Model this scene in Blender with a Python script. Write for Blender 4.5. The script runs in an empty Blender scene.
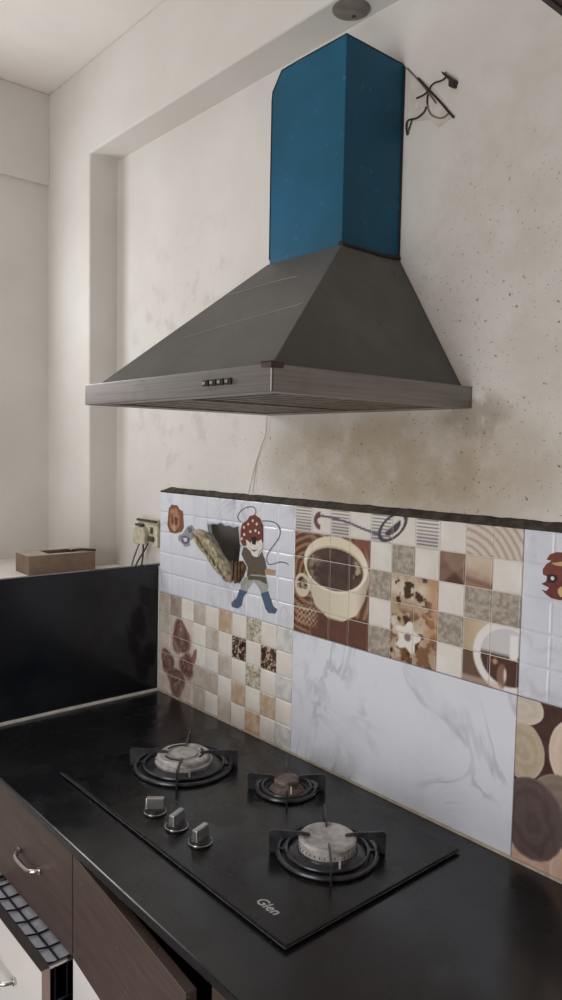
import bpy, bmesh, math, random
import numpy as np
from mathutils import Vector, Matrix

random.seed(4)
S = bpy.context.scene
COL = S.collection
D = 0.85                       # height of the worktop above the floor; builders count z from the worktop

# ------------------------------------------------------------------ camera, light, exposure
cam = bpy.data.objects.new('camera', bpy.data.cameras.new('camera'))
COL.objects.link(cam)
cam.location = (1.9013, -1.1772, 0.7287 + D)
cam.rotation_euler = (1.50399, -0.01847, 0.85598)
cam.data.sensor_fit = 'VERTICAL'
cam.data.sensor_height = 36.0
cam.data.lens = 744.6 * 36 / 1000
cam.data.clip_start = 0.02
S.camera = cam

S.view_settings.view_transform = 'Standard'
S.view_settings.look = 'None'
S.view_settings.gamma = 1.0
S.view_settings.use_curve_mapping = False
S.view_settings.exposure = -0.05

w = bpy.data.worlds.new('daylight')
S.world = w
w.use_nodes = True
w.node_tree.nodes['Background'].inputs[0].default_value = (0.80, 0.88, 1.0, 1)
w.node_tree.nodes['Background'].inputs[1].default_value = 1.0


def area(name, loc, rot, sx, sy, power, color):
    l = bpy.data.lights.new(name, 'AREA')
    l.shape = 'RECTANGLE'
    l.size, l.size_y = sx, sy
    l.energy = power
    l.color = color
    o = bpy.data.objects.new(name, l)
    COL.objects.link(o)
    o.location = loc
    o.rotation_euler = rot
    return o


WIN = (-0.98, -0.42, 0.92, 1.46)        # kitchen window in the left wall: y0, y1, z0, z1
area('window_daylight', (-0.62, -0.70, 1.19 + D), (0, math.radians(-90), 0), 0.50, 0.52, 6.3, (0.97, 0.985, 1.0))
FILL_OPENING = (0.60, 1.90, -0.85, 1.3)        # opening added for the fill lamp, in the wall behind the camera
area('front_fill_light', (1.25, -2.74, 0.25 + D), (math.radians(90), 0, 0), 1.25, 2.0, 36, (1.0, 0.96, 0.925))  # added fill lamp, brightens the back wall and hood from the front



# ------------------------------------------------------------------ helpers
def lin(c):
    c = np.asarray(c, float)
    return np.where(c <= 0.04045, c / 12.92, ((c + 0.055) / 1.055) ** 2.4)


def rgb(r, g, b):
    """sRGB 0-255 to linear rgba"""
    v = lin(np.array([r, g, b]) / 255.0)
    return (float(v[0]), float(v[1]), float(v[2]), 1.0)


class NT:
    def __init__(s, name):
        s.m = bpy.data.materials.new(name)
        s.m.use_nodes = True
        s.t = s.m.node_tree
        s.b = s.t.nodes['Principled BSDF']

    def n(s, typ, **kw):
        o = s.t.nodes.new(typ)
        for k, v in kw.items():
            if isinstance(k, str) and hasattr(o, k):
                setattr(o, k, v)
        return o

    def l(s, a, b):
        s.t.links.new(a, b)

    def pos(s):
        if not hasattr(s, '_p'):
            s._p = s.n('ShaderNodeNewGeometry').outputs['Position']
        return s._p

    def noise(s, scale, detail=4, rough=0.55, vec=None, dist=0.0):
        o = s.n('ShaderNodeTexNoise')
        o.inputs['Scale'].default_value = scale
        o.inputs['Detail'].default_value = detail
        o.inputs['Roughness'].default_value = rough
        o.inputs['Distortion'].default_value = dist
        s.l(vec if vec is not None else s.pos(), o.inputs['Vector'])
        return o.outputs['Fac']

    def ramp(s, fac, a, b, va=0.0, vb=1.0):
        o = s.n('ShaderNodeMapRange')
        o.interpolation_type = 'SMOOTHSTEP'
        o.inputs['From Min'].default_value = a
        o.inputs['From Max'].default_value = b
        o.inputs['To Min'].default_value = va
        o.inputs['To Max'].default_value = vb
        s.l(fac, o.inputs['Value'])
        return o.outputs['Result']

    def math(s, op, a, b=None):
        o = s.n('ShaderNodeMath')
        o.operation = op
        for i, v in enumerate((a, b)):
            if v is None:
                continue
            if isinstance(v, (int, float)):
                o.inputs[i].default_value = v
            else:
                s.l(v, o.inputs[i])
        return o.outputs[0]

    def mix(s, fac, a, b):
        o = s.n('ShaderNodeMix')
        o.data_type = 'RGBA'
        for sock, v in ((o.inputs['Factor'], fac), (o.inputs[6], a), (o.inputs[7], b)):
            if isinstance(v, (int, float)):
                sock.default_value = v
            elif isinstance(v, tuple):
                sock.default_value = v
            else:
                s.l(v, sock)
        return o.outputs[2]

    def ellipse(s, cx, cz, rx, rz, a=1.0, b=0.4):
        """soft mask on the back wall around (cx, cz), z from the worktop"""
        sep = s.n('ShaderNodeSeparateXYZ')
        s.l(s.pos(), sep.inputs[0])
        dx = s.math('MULTIPLY', s.math('SUBTRACT', sep.outputs[0], cx), 1 / rx)
        dz = s.math('MULTIPLY', s.math('SUBTRACT', sep.outputs[2], cz + D), 1 / rz)
        r = s.math('ADD', s.math('MULTIPLY', dx, dx), s.math('MULTIPLY', dz, dz))
        return s.ramp(r, b, a, 1.0, 0.0)

    def bump(s, h, strength, dist=0.01):
        o = s.n('ShaderNodeBump')
        o.inputs['Strength'].default_value = strength
        o.inputs['Distance'].default_value = dist
        s.l(h, o.inputs['Height'])
        s.l(o.outputs[0], s.b.inputs['Normal'])

    def done(s, color, rough=0.5, metal=0.0, spec=0.5, coat=0.0):
        if isinstance(color, tuple):
            s.b.inputs['Base Color'].default_value = color
        else:
            s.l(color, s.b.inputs['Base Color'])
        if isinstance(rough, (int, float)):
            s.b.inputs['Roughness'].default_value = rough
        else:
            s.l(rough, s.b.inputs['Roughness'])
        s.b.inputs['Metallic'].default_value = metal
        s.b.inputs['Specular IOR Level'].default_value = spec
        if coat:
            s.b.inputs['Coat Weight'].default_value = coat
            s.b.inputs['Coat Roughness'].default_value = 0.08
        return s.m


M = {}


def simple(name, c, rough=0.5, metal=0.0, var=0.12, scale=30, spec=0.5, bump=0.0, coat=0.0):
    k = NT(name)
    f = k.ramp(k.noise(scale), 0.3, 0.7)
    dark = tuple(list(np.array(c[:3]) * (1 - var)) + [1.0])
    light = tuple(list(np.minimum(np.array(c[:3]) * (1 + var), 1)) + [1.0])
    if bump:
        k.bump(k.noise(scale * 4), bump, 0.004)
    M[name] = k.done(k.mix(f, dark, light), rough, metal, spec, coat)
    return M[name]


# plaster: off-white, scuffed, with grease around and under the hood
k = NT('plaster')
base = k.mix(k.ramp(k.noise(3.0, 5), 0.3, 0.75), rgb(212, 208, 202), rgb(222, 219, 214))
grime = k.math('MULTIPLY', k.ramp(k.noise(7.0, 8, 0.7), 0.36, 0.66), 0.28)
base = k.mix(k.math('MULTIPLY', grime, k.ellipse(1.25, 0.95, 0.55, 0.75, 1.0, 0.1)), base, rgb(172, 160, 142))
greasy = k.math('MULTIPLY', k.ellipse(0.86, 0.70, 0.48, 0.16, 1.0, 0.15), k.ramp(k.noise(9.0, 7, 0.65), 0.22, 0.62, 0.35, 1.0))
base = k.mix(k.math('MULTIPLY', greasy, 0.78), base, rgb(158, 140, 112))
rim = k.math('MULTIPLY', k.ellipse(1.08, 0.80, 0.10, 0.06, 1.0, 0.1), k.ramp(k.noise(22.0, 6), 0.35, 0.6))
base = k.mix(k.math('MULTIPLY', rim, 0.5), base, rgb(120, 100, 76))
spk = k.math('MAXIMUM', k.ramp(k.noise(85.0, 3, 0.6), 0.645, 0.70), k.ramp(k.noise(150.0, 2, 0.6), 0.68, 0.72))
spm = k.math('MAXIMUM', k.ellipse(1.15, 0.8, 0.42, 0.6, 1.0, 0.2), k.ellipse(0.75, 0.70, 0.6, 0.14, 1.0, 0.3))
base = k.mix(k.math('MULTIPLY', k.math('MULTIPLY', spk, spm), 0.75), base, rgb(92, 74, 58))
sm = k.math('MULTIPLY', k.ramp(k.noise(13.0, 6, 0.7), 0.5, 0.66), k.ellipse(0.1, 0.95, 0.4, 0.5, 1.0, 0.2))
base = k.mix(k.math('MULTIPLY', sm, 0.22), base, rgb(150, 130, 118))
k.bump(k.noise(24.0, 6), 0.12, 0.006)
M['plaster'] = k.done(base, 0.72, 0, 0.3)

simple('ceiling_paint', rgb(236, 230, 225), 0.85, var=0.03, scale=4)
simple('beige_paint', rgb(150, 140, 128), 0.8, var=0.04, scale=4)
simple('jamb_plaster', rgb(205, 196, 184), 0.75, var=0.04, scale=6)
simple('floor_tile', rgb(138, 128, 118), 0.35, var=0.06, scale=8)
simple('cavity', rgb(24, 21, 19), 0.95, var=0.5, scale=60, bump=0.6)
simple('cement', rgb(70, 62, 54), 0.95, var=0.45, scale=45, bump=0.8)
simple('grout', rgb(176, 166, 150), 0.9, var=0.15, scale=60)
simple('pale_joint', rgb(204, 197, 188), 0.5, var=0.08, scale=40)
simple('white_sealant', rgb(205, 203, 198), 0.7, var=0.12, scale=40)

# black granite
k = NT('granite')
sp = k.ramp(k.noise(420.0, 2), 0.62, 0.72)
c = k.mix(k.math('MULTIPLY', sp, 0.35), rgb(23, 25, 29), rgb(60, 60, 66))
dust = k.ramp(k.noise(6.0, 6, 0.65), 0.3, 0.75)
c = k.mix(k.math('MULTIPLY', dust, 0.16), c, rgb(46, 45, 48))
M['granite'] = k.done(c, k.ramp(k.noise(9.0, 5), 0.3, 0.7, 0.16, 0.34), 0, 0.5)
k = NT('granite_polished')
c = k.mix(k.ramp(k.noise(5.0, 6, 0.65), 0.35, 0.8), rgb(15, 19, 25), rgb(26, 29, 35))
M['granite_polished'] = k.done(c, k.ramp(k.noise(8.0, 5), 0.3, 0.7, 0.10, 0.24), 0, 0.45)
simple('granite_edge', rgb(70, 70, 70), 0.45, var=0.25, scale=60)

# laminate doors
k = NT('laminate')
mp = k.n('ShaderNodeMapping')
mp.inputs['Scale'].default_value = (6, 6, 90)
k.l(k.pos(), mp.inputs[0])
g = k.ramp(k.noise(1.6, 5, 0.6, mp.outputs[0]), 0.3, 0.7)
c = k.mix(g, rgb(70, 57, 54), rgb(84, 70, 66))
scr = k.ramp(k.noise(70.0, 2), 0.72, 0.76)
c = k.mix(k.math('MULTIPLY', scr, 0.5), c, rgb(160, 146, 138))
M['laminate'] = k.done(c, 0.42, 0, 0.4)
simple('white_laminate', rgb(225, 222, 220), 0.4, var=0.03, scale=6)
simple('edge_brown', rgb(60, 52, 50), 0.5, var=0.12, scale=20)
simple('edge_pink', rgb(168, 146, 140), 0.5, var=0.08, scale=20)
simple('carcass_board', rgb(70, 58, 54), 0.6, var=0.1, scale=20)
simple('chrome', rgb(205, 203, 200), 0.22, 1.0, var=0.05)
simple('steel_wire', rgb(60, 66, 80), 0.35, 0.8, var=0.1)
simple('liner', rgb(226, 230, 240), 0.35, var=0.08, scale=30)
simple('dark_wood', rgb(82, 62, 52), 0.5, var=0.25, scale=20)

# hood
k = NT('film_grey')
c = k.mix(k.ramp(k.noise(8.0, 6, 0.65), 0.3, 0.7), rgb(84, 82, 79), rgb(96, 94, 90))
c = k.mix(k.math('MULTIPLY', k.ramp(k.noise(40.0, 5), 0.62, 0.72), 0.5), c, rgb(66, 60, 54))
M['film_grey'] = k.done(c, 0.5, 0.1, 0.4)
k = NT('steel_brushed')
mp = k.n('ShaderNodeMapping')
mp.inputs['Scale'].default_value = (2, 2, 160)
k.l(k.pos(), mp.inputs[0])
c = k.mix(k.ramp(k.noise(2.0, 4, 0.6, mp.outputs[0]), 0.3, 0.7), rgb(126, 121, 119), rgb(142, 137, 134))
c = k.mix(k.math('MULTIPLY', k.ramp(k.noise(10.0, 6, 0.7), 0.5, 0.75), 0.55), c, rgb(112, 98, 86))
M['steel_brushed'] = k.done(c, 0.34, 0.8, 0.5)
k = NT('film_blue')
c = k.mix(k.ramp(k.noise(5.0, 5, 0.6), 0.3, 0.75), rgb(16, 78, 102), rgb(20, 92, 126))
c = k.mix(k.math('MULTIPLY', k.ramp(k.noise(60.0, 4), 0.66, 0.72), 0.4), c, rgb(90, 130, 150))
M['film_blue'] = k.done(c, 0.5, 0.0, 0.25)
simple('sealant_black', rgb(34, 30, 27), 0.7, var=0.3, scale=60)
simple('tape_brown', rgb(72, 50, 42), 0.5, var=0.3, scale=60)
simple('film_pale', rgb(128, 125, 120), 0.5, var=0.1)
simple('filter_metal', rgb(112, 103, 92), 0.45, 0.5, var=0.3, scale=40)
simple('filter_dark', rgb(72, 64, 56), 0.6, 0.3, var=0.3, scale=40)
simple('button_black', rgb(28, 28, 30), 0.35)
simple('cord_white', rgb(226, 220, 210), 0.7, var=0.05)

# hob
k = NT('hob_glass')
dust = k.ramp(k.noise(16.0, 7, 0.7), 0.45, 0.8)
c = k.mix(k.math('MULTIPLY', dust, 0.4), rgb(14, 15, 17), rgb(54, 53, 52))
M['hob_glass'] = k.done(c, k.ramp(k.noise(14.0, 6), 0.3, 0.7, 0.20, 0.34), 0, 0.4)
simple('hob_edge', rgb(78, 80, 84), 0.3, 0.3, var=0.3, scale=60)
simple('cast_iron', rgb(40, 40, 43), 0.4, 0.25, var=0.4, scale=90, bump=0.2)
simple('enamel_grey', rgb(70, 70, 75), 0.3, 0.4, var=0.35, scale=60)
simple('burner_alu', rgb(186, 182, 180), 0.5, 0.2, var=0.22, scale=70, bump=0.25)
simple('burner_soot', rgb(120, 104, 98), 0.55, 0.3, var=0.35, scale=90, bump=0.25)
simple('burner_slot', rgb(52, 46, 44), 0.7, 0.2, var=0.2)
simple('knob_steel', rgb(176, 176, 174), 0.25, 0.85, var=0.12)
simple('knob_black', rgb(24, 25, 27), 0.3, var=0.2)
simple('print_silver', rgb(190, 190, 190), 0.4, 0.2, var=0.05)

# odds and ends
simple('carton', rgb(128, 108, 92), 0.8, var=0.12, scale=20)
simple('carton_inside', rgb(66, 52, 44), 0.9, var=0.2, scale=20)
simple('carton_rim', rgb(176, 164, 150), 0.8, var=0.1, scale=30)
simple('plastic_old', rgb(190, 184, 160), 0.6, var=0.22, scale=50, bump=0.2)
simple('plastic_dark', rgb(66, 66, 52), 0.7, var=0.3, scale=50)
simple('wire_dark', rgb(44, 38, 34), 0.6, var=0.2)
simple('wire_grey', rgb(120, 104, 96), 0.6, var=0.2)
simple('rag', rgb(172, 162, 136), 0.9, var=0.45, scale=70, bump=0.8)
simple('rag_brown', rgb(110, 86, 62), 0.9, var=0.45, scale=80, bump=0.8)
simple('plaster_patch', rgb(206, 199, 190), 0.9, var=0.1, scale=30, bump=0.4)
simple('plate_grey', rgb(124, 116, 108), 0.8, var=0.18, scale=40)
for nm, cc in (('st_red', (116, 58, 48)), ('st_redlow', (104, 46, 42)), ('st_white', (226, 220, 214)), ('st_black', (34, 30, 30)),
               ('st_olive', (98, 90, 76)), ('st_pale', (168, 170, 164)), ('st_blue', (86, 100, 126)), ('st_skin', (182, 150, 128)),
               ('st_tan', (168, 126, 92)), ('st_brown', (124, 82, 58)), ('st_grey', (150, 152, 160)), ('st_slate', (96, 104, 124)),
               ('st_line', (92, 84, 82)), ('st_gold', (200, 170, 120))):
    simple(nm, rgb(*cc), 0.35, var=0.14, scale=120)

# ceramic: white marbled, and printed (colour carried by the mesh)
k = NT('marble')
v1 = k.noise(4.2, 4, 0.55, dist=1.3)
vein = k.ramp(k.math('ABSOLUTE', k.math('SUBTRACT', v1, 0.5)), 0.0, 0.05, 1.0, 0.0)
v2 = k.ramp(k.noise(3.5, 4), 0.42, 0.68)
cl = k.ramp(k.noise(4.2, 4, 0.6), 0.4, 0.75)
c = k.mix(k.math('MULTIPLY', cl, 0.55), rgb(224, 227, 236), rgb(194, 197, 207))
c = k.mix(k.math('MULTIPLY', k.math('MULTIPLY', vein, v2), 0.6), c, rgb(142, 137, 138))
M['marble'] = k.done(c, 0.16, 0, 0.5)
k = NT('cream_ceramic')
c = k.mix(k.ramp(k.noise(14.0, 4), 0.35, 0.7), rgb(222, 215, 206), rgb(232, 228, 222))
M['cream_ceramic'] = k.done(c, 0.18, 0, 0.5)
k = NT('printed_ceramic')
at = k.n('ShaderNodeVertexColor')
at.layer_name = 'print'
M['printed_ceramic'] = k.done(at.outputs['Color'], 0.2, 0, 0.5)


class MB:
    """collects shapes, builds them as one mesh object; coordinates: x, y of the room, z from the worktop"""

    def __init__(s):
        s.v, s.f, s.mi = [], [], []
        s.cur = 0

    def add(s, vs, fs):
        o = len(s.v)
        s.v += [tuple(map(float, p)) for p in vs]
        for f in fs:
            s.f.append(tuple(i + o for i in f))
            s.mi.append(s.cur)
        return s

    def box(s, x0, x1, y0, y1, z0, z1):
        vs = [(x, y, z) for z in (z0, z1) for y in (y0, y1) for x in (x0, x1)]
        return s.add(vs, [(0, 2, 3, 1), (4, 5, 7, 6), (0, 1, 5, 4), (2, 6, 7, 3), (0, 4, 6, 2), (1, 3, 7, 5)])

    def hexa(s, lo, hi):
        """two quads (counter-clockwise from above), lower and upper"""
        return s.add(list(lo) + list(hi), [(3, 2, 1, 0), (4, 5, 6, 7)] + [(i, (i + 1) % 4, 4 + (i + 1) % 4, 4 + i) for i in range(4)])

    def prism(s, pts, axis, a, b):
        """polygon extruded along an axis: axis 1 = pts are (x, z); axis 2 = pts are (x, y); axis 0 = (y, z)"""
        def mk(p, t):
            return (t, p[0], p[1]) if axis == 0 else (p[0], t, p[1]) if axis == 1 else (p[0], p[1], t)
        n = len(pts)
        vs = [mk(p, a) for p in pts] + [mk(p, b) for p in pts]
        return s.add(vs, [tuple(range(n)), tuple(range(2 * n - 1, n - 1, -1))] + [(i, n + i, n + (i + 1) % n, (i + 1) % n) for i in range(n)])

    def lathe(s, cx, cy, prof, n=40):
        """prof: (radius, z) from bottom to top"""
        vs, fs = [], []
        for r, z in prof:
            for i in range(n):
                a = 2 * math.pi * i / n
                vs.append((cx + r * math.cos(a), cy + r * math.sin(a), z))
        for j in range(len(prof) - 1):
            for i in range(n):
                fs.append((j * n + i, j * n + (i + 1) % n, (j + 1) * n + (i + 1) % n, (j + 1) * n + i))
        fs.append(tuple(range(n - 1, -1, -1)))
        fs.append(tuple((len(prof) - 1) * n + i for i in range(n)))
        return s.add(vs, fs)

    def torus(s, cx, cy, z, R, r, n=44, m=8, sz=1.0):
        vs, fs = [], []
        for i in range(n):
            a = 2 * math.pi * i / n
            for j in range(m):
                b = 2 * math.pi * j / m
                q = R + r * math.cos(b)
                vs.append((cx + q * math.cos(a), cy + q * math.sin(a), z + r * sz * math.sin(b)))
        for i in range(n):
            for j in range(m):
                fs.append((i * m + j, ((i + 1) % n) * m + j, ((i + 1) % n) * m + (j + 1) % m, i * m + (j + 1) % m))
        return s.add(vs, fs)

    def tube(s, pts, r, n=8, smooth=0):
        P = [Vector(p) for p in pts]
        for _ in range(smooth):
            q = [P[0]]
            for a, b in zip(P[:-1], P[1:]):
                q += [a * 0.75 + b * 0.25, a * 0.25 + b * 0.75]
            q.append(P[-1])
            P = q
        vs, fs = [], []
        up = Vector((0.31, 0.2, 0.93))
        for i, p in enumerate(P):
            t = (P[min(i + 1, len(P) - 1)] - P[max(i - 1, 0)]).normalized()
            u = t.cross(up)
            if u.length < 1e-3:
                u = t.cross(Vector((1, 0, 0)))
            u.normalize()
            w_ = t.cross(u)
            for j in range(n):
                a = 2 * math.pi * j / n
                vs.append(tuple(p + (u * math.cos(a) + w_ * math.sin(a)) * r))
        for i in range(len(P) - 1):
            for j in range(n):
                fs.append((i * n + j, i * n + (j + 1) % n, (i + 1) * n + (j + 1) % n, (i + 1) * n + j))
        fs.append(tuple(range(n - 1, -1, -1)))
        fs.append(tuple((len(P) - 1) * n + j for j in range(n)))
        return s.add(vs, fs)

    def build(s, name, mats, parent=None, smooth=False, bevel=0.0, seg=2):
        me = bpy.data.meshes.new(name)
        o0 = Vector(ORG.get(parent.name, (0, 0, -D))) if parent else Vector((0, 0, -D))
        me.from_pydata([tuple(Vector(p) - o0) for p in s.v], [], s.f)
        if not isinstance(mats, (list, tuple)):
            mats = [mats]
        for m in mats:
            me.materials.append(M[m])
        me.polygons.foreach_set('material_index', s.mi)
        bm = bmesh.new()
        bm.from_mesh(me)
        bmesh.ops.recalc_face_normals(bm, faces=bm.faces)
        bm.to_mesh(me)
        bm.free()
        if smooth:
            me.polygons.foreach_set('use_smooth', [True] * len(me.polygons))
            me.set_sharp_from_angle(angle=math.radians(38))
        o = bpy.data.objects.new(name, me)
        COL.objects.link(o)
        if parent:
            o.parent = parent
        ORG[o.name] = tuple(o0)
        if bevel:
            b = o.modifiers.new('bevel', 'BEVEL')
            b.width = bevel
            b.segments = seg
            b.limit_method = 'ANGLE'
            b.angle_limit = math.radians(40)
        return o


ORG = {}


def thing(name, label, cat, loc, group=None):
    o = bpy.data.objects.new(name, None)
    COL.objects.link(o)
    o.empty_display_size = 0.05
    o.location = (loc[0], loc[1], loc[2] + D)
    ORG[o.name] = tuple(loc)
    return tag(o, label, cat, group)


def tag(o, label, cat, group=None):
    o['label'] = label
    o['category'] = cat
    if group:
        o['group'] = group
    return o


def struct(o, label=None):
    o['kind'] = 'structure'
    if label:
        o['label'] = label
    return o


# ------------------------------------------------------------------ the room
XL, XR, YF, YB, YO = -0.594, 2.95, -2.7, 0.012, -0.0845
ZS, ZC = 1.635, 1.908
o = MB().box(XL - 0.15, XR + 0.15, YF - 0.15, 0.15, -D - 0.1, -D).build('floor', 'floor_tile')
struct(o, 'pale kitchen floor below the cabinets')
o = MB().box(XL - 0.15, XR + 0.15, YF - 0.15, 0.15, ZC, ZC + 0.1).build('ceiling', 'ceiling_paint')
struct(o, 'off-white painted ceiling above the wall beam')

HX0, HX1, HZ0, HZ1 = 0.232, 0.402, 0.366, 0.545       # broken-out hole
b = MB()
b.box(-0.30, HX0, YB, 0.15, -D, ZS + 0.05).box(HX1, XR, YB, 0.15, -D, ZS + 0.05)
b.box(HX0, HX1, YB, 0.15, -D, HZ0).box(HX0, HX1, YB, 0.15, HZ1, ZS + 0.05)
wall_back = struct(b.build('wall_back', 'plaster'), 'off-white stained plaster wall behind the hood')
b = MB().prism([(XL - 0.15, -D), (-0.2859, -D), (-0.2859, ZS), (XR, ZS), (XR, ZC), (XL - 0.15, ZC)], 1, YO, 0.15)
b.build('beam_surround', 'plaster', wall_back, bevel=0.006, seg=3)
MB().box(HX0 - 0.01, HX1 + 0.01, 0.13, 0.149, HZ0 - 0.01, HZ1 + 0.01).build('wall_cavity', 'cavity', wall_back)

b = MB()
y0, y1, z0, z1 = WIN
b.box(XL - 0.15, XL, YF, y0, -D, ZC).box(XL - 0.15, XL, y1, YO, -D, ZC)
b.box(XL - 0.15, XL, y0, y1, -D, z0).box(XL - 0.15, XL, y0, y1, z1, ZC)
wall_left = struct(b.build('wall_left', 'plaster'), 'off-white side wall at the far left edge')
b = MB().box(XL - 0.02, XL + 0.014, YF, YO + 0.002, 1.609, ZC)
b.build('lintel_band', 'plaster', wall_left, bevel=0.005, seg=3)
win = struct(MB().box(XL - 0.12, XL - 0.08, y0, y0 + 0.05, z0, z1).box(XL - 0.12, XL - 0.08, y1 - 0.05, y1, z0, z1)
             .box(XL - 0.12, XL - 0.08, y0, y1, z0, z0 + 0.05).box(XL - 0.12, XL - 0.08, y0, y1, z1 - 0.05, z1).build('window_1', 'white_laminate'),
             'window frame in the left wall')

struct(MB().box(XR, XR + 0.15, YF - 0.15, 0.15, -D, ZC).build('wall_right', 'beige_paint'), 'plain beige wall right of the camera')
x0, x1, z0, z1 = FILL_OPENING
b = MB()
b.box(XL - 0.15, x0, YF - 0.15, YF, -D, ZC).box(x1, XR, YF - 0.15, YF, -D, ZC).box(x0, x1, YF - 0.15, YF, z1, ZC)
struct(b.build('wall_front', 'beige_paint'), 'wall behind the camera with an opening added for fill light')

# low white ledge behind the granite upstand
struct(MB().box(XL, -0.022, -0.60, YB + 0.001, -D, 0.345).build('wall_ledge', 'ceiling_paint'), 'white masonry ledge behind the black granite upstand')

# cement fillet along the top of the tiling
b = MB()
xs = np.linspace(0.004, XR, 150)
vs, fs = [], []
for i, x in enumerate(xs):
    j = lambda a: random.uniform(-a, a)
    t = min(1.0, (x - 0.004) / 0.035 + 0.15)
    vs += [(x, 0.0005 + j(0.0006), 0.598), (x, -0.003 * t + j(0.001), 0.603 + j(0.0012)), (x, 0.004 + j(0.001), 0.598 + 0.0135 * t + j(0.0015)), (x, YB + 0.004, 0.60 + 0.016 * t + j(0.001))]
for i in range(len(xs) - 1):
    for q in range(3):
        fs.append((4 * i + q, 4 * i + q + 1, 4 * i + q + 5, 4 * i + q + 4))
b.add(vs, fs)
struct(b.build('trim_1', 'cement'), 'dark cement edge along the top of the wall tiles')

# pale sealant along the foot of the upstand and of the tiles
b = MB()
b.tube([(0.002, -0.60, 0.002), (0.002, -0.3, 0.003), (0.003, -0.004, 0.002)], 0.0055, 8)
b.tube([(0.002, -0.002, 0.0), (0.0015, -0.001, 0.2), (0.0015, 0.0, 0.378)], 0.0028, 8)
struct(b.build('trim_2', 'white_sealant', smooth=True), 'white sealant line at the foot of the black upstand')
b = MB().tube([(0.006, -0.002, 0.001), (0.6, -0.002, 0.001), (XR - 0.56, -0.002, 0.001)], 0.0035, 8)
struct(b.build('trim_3', 'grout', smooth=True), 'pale grout line where the tiles meet the worktop')


# ------------------------------------------------------------------ wall tiles with their prints
def hsh(ix, iy, seed):
    a = np.sin(ix * 127.1 + iy * 311.7 + seed * 74.7) * 43758.5453
    return a - np.floor(a)


def vn(x, y, seed=0):
    ix, iy = np.floor(x), np.floor(y)
    fx, fy = x - ix, y - iy
    fx, fy = fx * fx * (3 - 2 * fx), fy * fy * (3 - 2 * fy)
    a, b_, c_, d_ = hsh(ix, iy, seed), hsh(ix + 1, iy, seed), hsh(ix, iy + 1, seed), hsh(ix + 1, iy + 1, seed)
    return (a * (1 - fx) + b_ * fx) * (1 - fy) + (c_ * (1 - fx) + d_ * fx) * fy


def fbm(x, y, seed=0):
    return 0.55 * vn(x, y, seed) + 0.3 * vn(2.1 * x, 2.1 * y, seed + 1) + 0.15 * vn(4.3 * x, 4.3 * y, seed + 2)


def ss(a, b_, x):
    t = np.clip((x - a) / (b_ - a), 0, 1)
    return t * t * (3 - 2 * t)


class Ink:
    def __init__(s, n):
        s.c = np.zeros((n, 3))

    def put(s, mask, col):
        m = np.clip(mask, 0, 1)[:, None]
        col = np.asarray(col, float)
        col = col[None, :] if col.ndim == 1 else col
        s.c = s.c * (1 - m) + col / 255.0 * m


def two(f, a, b_):
    return np.asarray(a, float)[None, :] * (1 - f[:, None]) + np.asarray(b_, float)[None, :] * f[:, None]


CREAM = (226, 220, 211)


def cell_of(c, r):
    return np.clip(np.floor(c), 0, 9).astype(int), np.clip(np.floor(r), 0, 4).astype(int)


LOW = [  # lower left tile: kinds by row and column; w white, g grey-beige, b brown-grey, t tan, f pale floral, d dark floral, m grey marble, p pinkish, o orange tan
    'gbwgwtwfwm',
    'gppwgwdwdw',
    'pppwwgwfwm',
    'pppggwtwtw',
    'pppgwgwowm',
]


def paint_low(c, r, ci, ri):
    n = len(c)
    k_ = Ink(n)
    kind = LOW[ri][ci]
    nz = fbm(c * 3, r * 3, 3)
    pal = {'w': ((226, 220, 211), (234, 231, 226)), 'g': ((186, 174, 162), (204, 196, 186)), 'b': ((150, 134, 124), (176, 160, 150)),
           't': ((186, 164, 138), (206, 190, 170)), 'f': ((186, 180, 160), (214, 208, 196)), 'd': ((60, 42, 36), (92, 66, 54)),
           'm': ((196, 194, 192), (222, 220, 218)), 'p': ((206, 190, 182), (222, 208, 200)), 'o': ((188, 152, 120), (214, 194, 172))}
    a, b_ = pal[kind]
    k_.put(np.ones(n), two(ss(0.25, 0.75, nz), a, b_))
    if kind in 'f':
        v = np.abs(fbm(c * 5, r * 5, 9) - 0.5)
        k_.put(ss(0.09, 0.03, v) * 0.8, (132, 120, 96))
    if kind == 'd':
        v = np.abs(fbm(c * 5, r * 5, 12) - 0.5)
        k_.put(ss(0.07, 0.03, v) * 0.9, (206, 190, 170))
    if kind == 'o' or kind == 't':
        k_.put(ss(0.25, 0.0, np.abs(c - ci - 0.45)) * 0.4, (190, 150, 114))
    # brown roses across the left cells
    if ci <= 3:
        for (cx, cr, R, sd) in ((2.0, 1.95, 0.95, 1), (0.8, 3.35, 0.72, 2), (1.6, 4.2, 0.9, 3), (2.5, 3.2, 0.75, 5)):
            dx, dy = c - cx, (r - cr) * 0.95
            d = np.hypot(dx, dy) + 0.12 * (fbm(c * 3, r * 3, sd) - 0.5)
            an = np.arctan2(dy, dx)
            edge = R * (0.92 + 0.12 * np.sin(an * 3 + sd))
            ph = 8.5 * d / R + 1.3 * np.sin(an * 2.5 + sd * 2.1) + an * 0.5
            k_.put(ss(0, -0.2, d - edge) * 0.9, two(np.clip(0.25 + 0.55 * d / R + 0.5 * (fbm(c * 2, r * 2, sd) - 0.5), 0, 1), (88, 58, 54), (150, 116, 108)))
            k_.put(ss(0.86, 0.98, np.sin(ph)) * ss(0, -0.2, d - edge) * 0.55, (196, 170, 160))
            k_.put(ss(0.9, 0.99, -np.sin(ph)) * ss(0, -0.2, d - edge) * 0.5, (66, 40, 38))
        lf = np.hypot((c - 3.1 + (r - 2.7) * 0.35) * 2.6, (r - 2.7))
        k_.put(ss(0.55, 0.4, lf) * 0.8, (138, 92, 82))
    return k_.c


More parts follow.
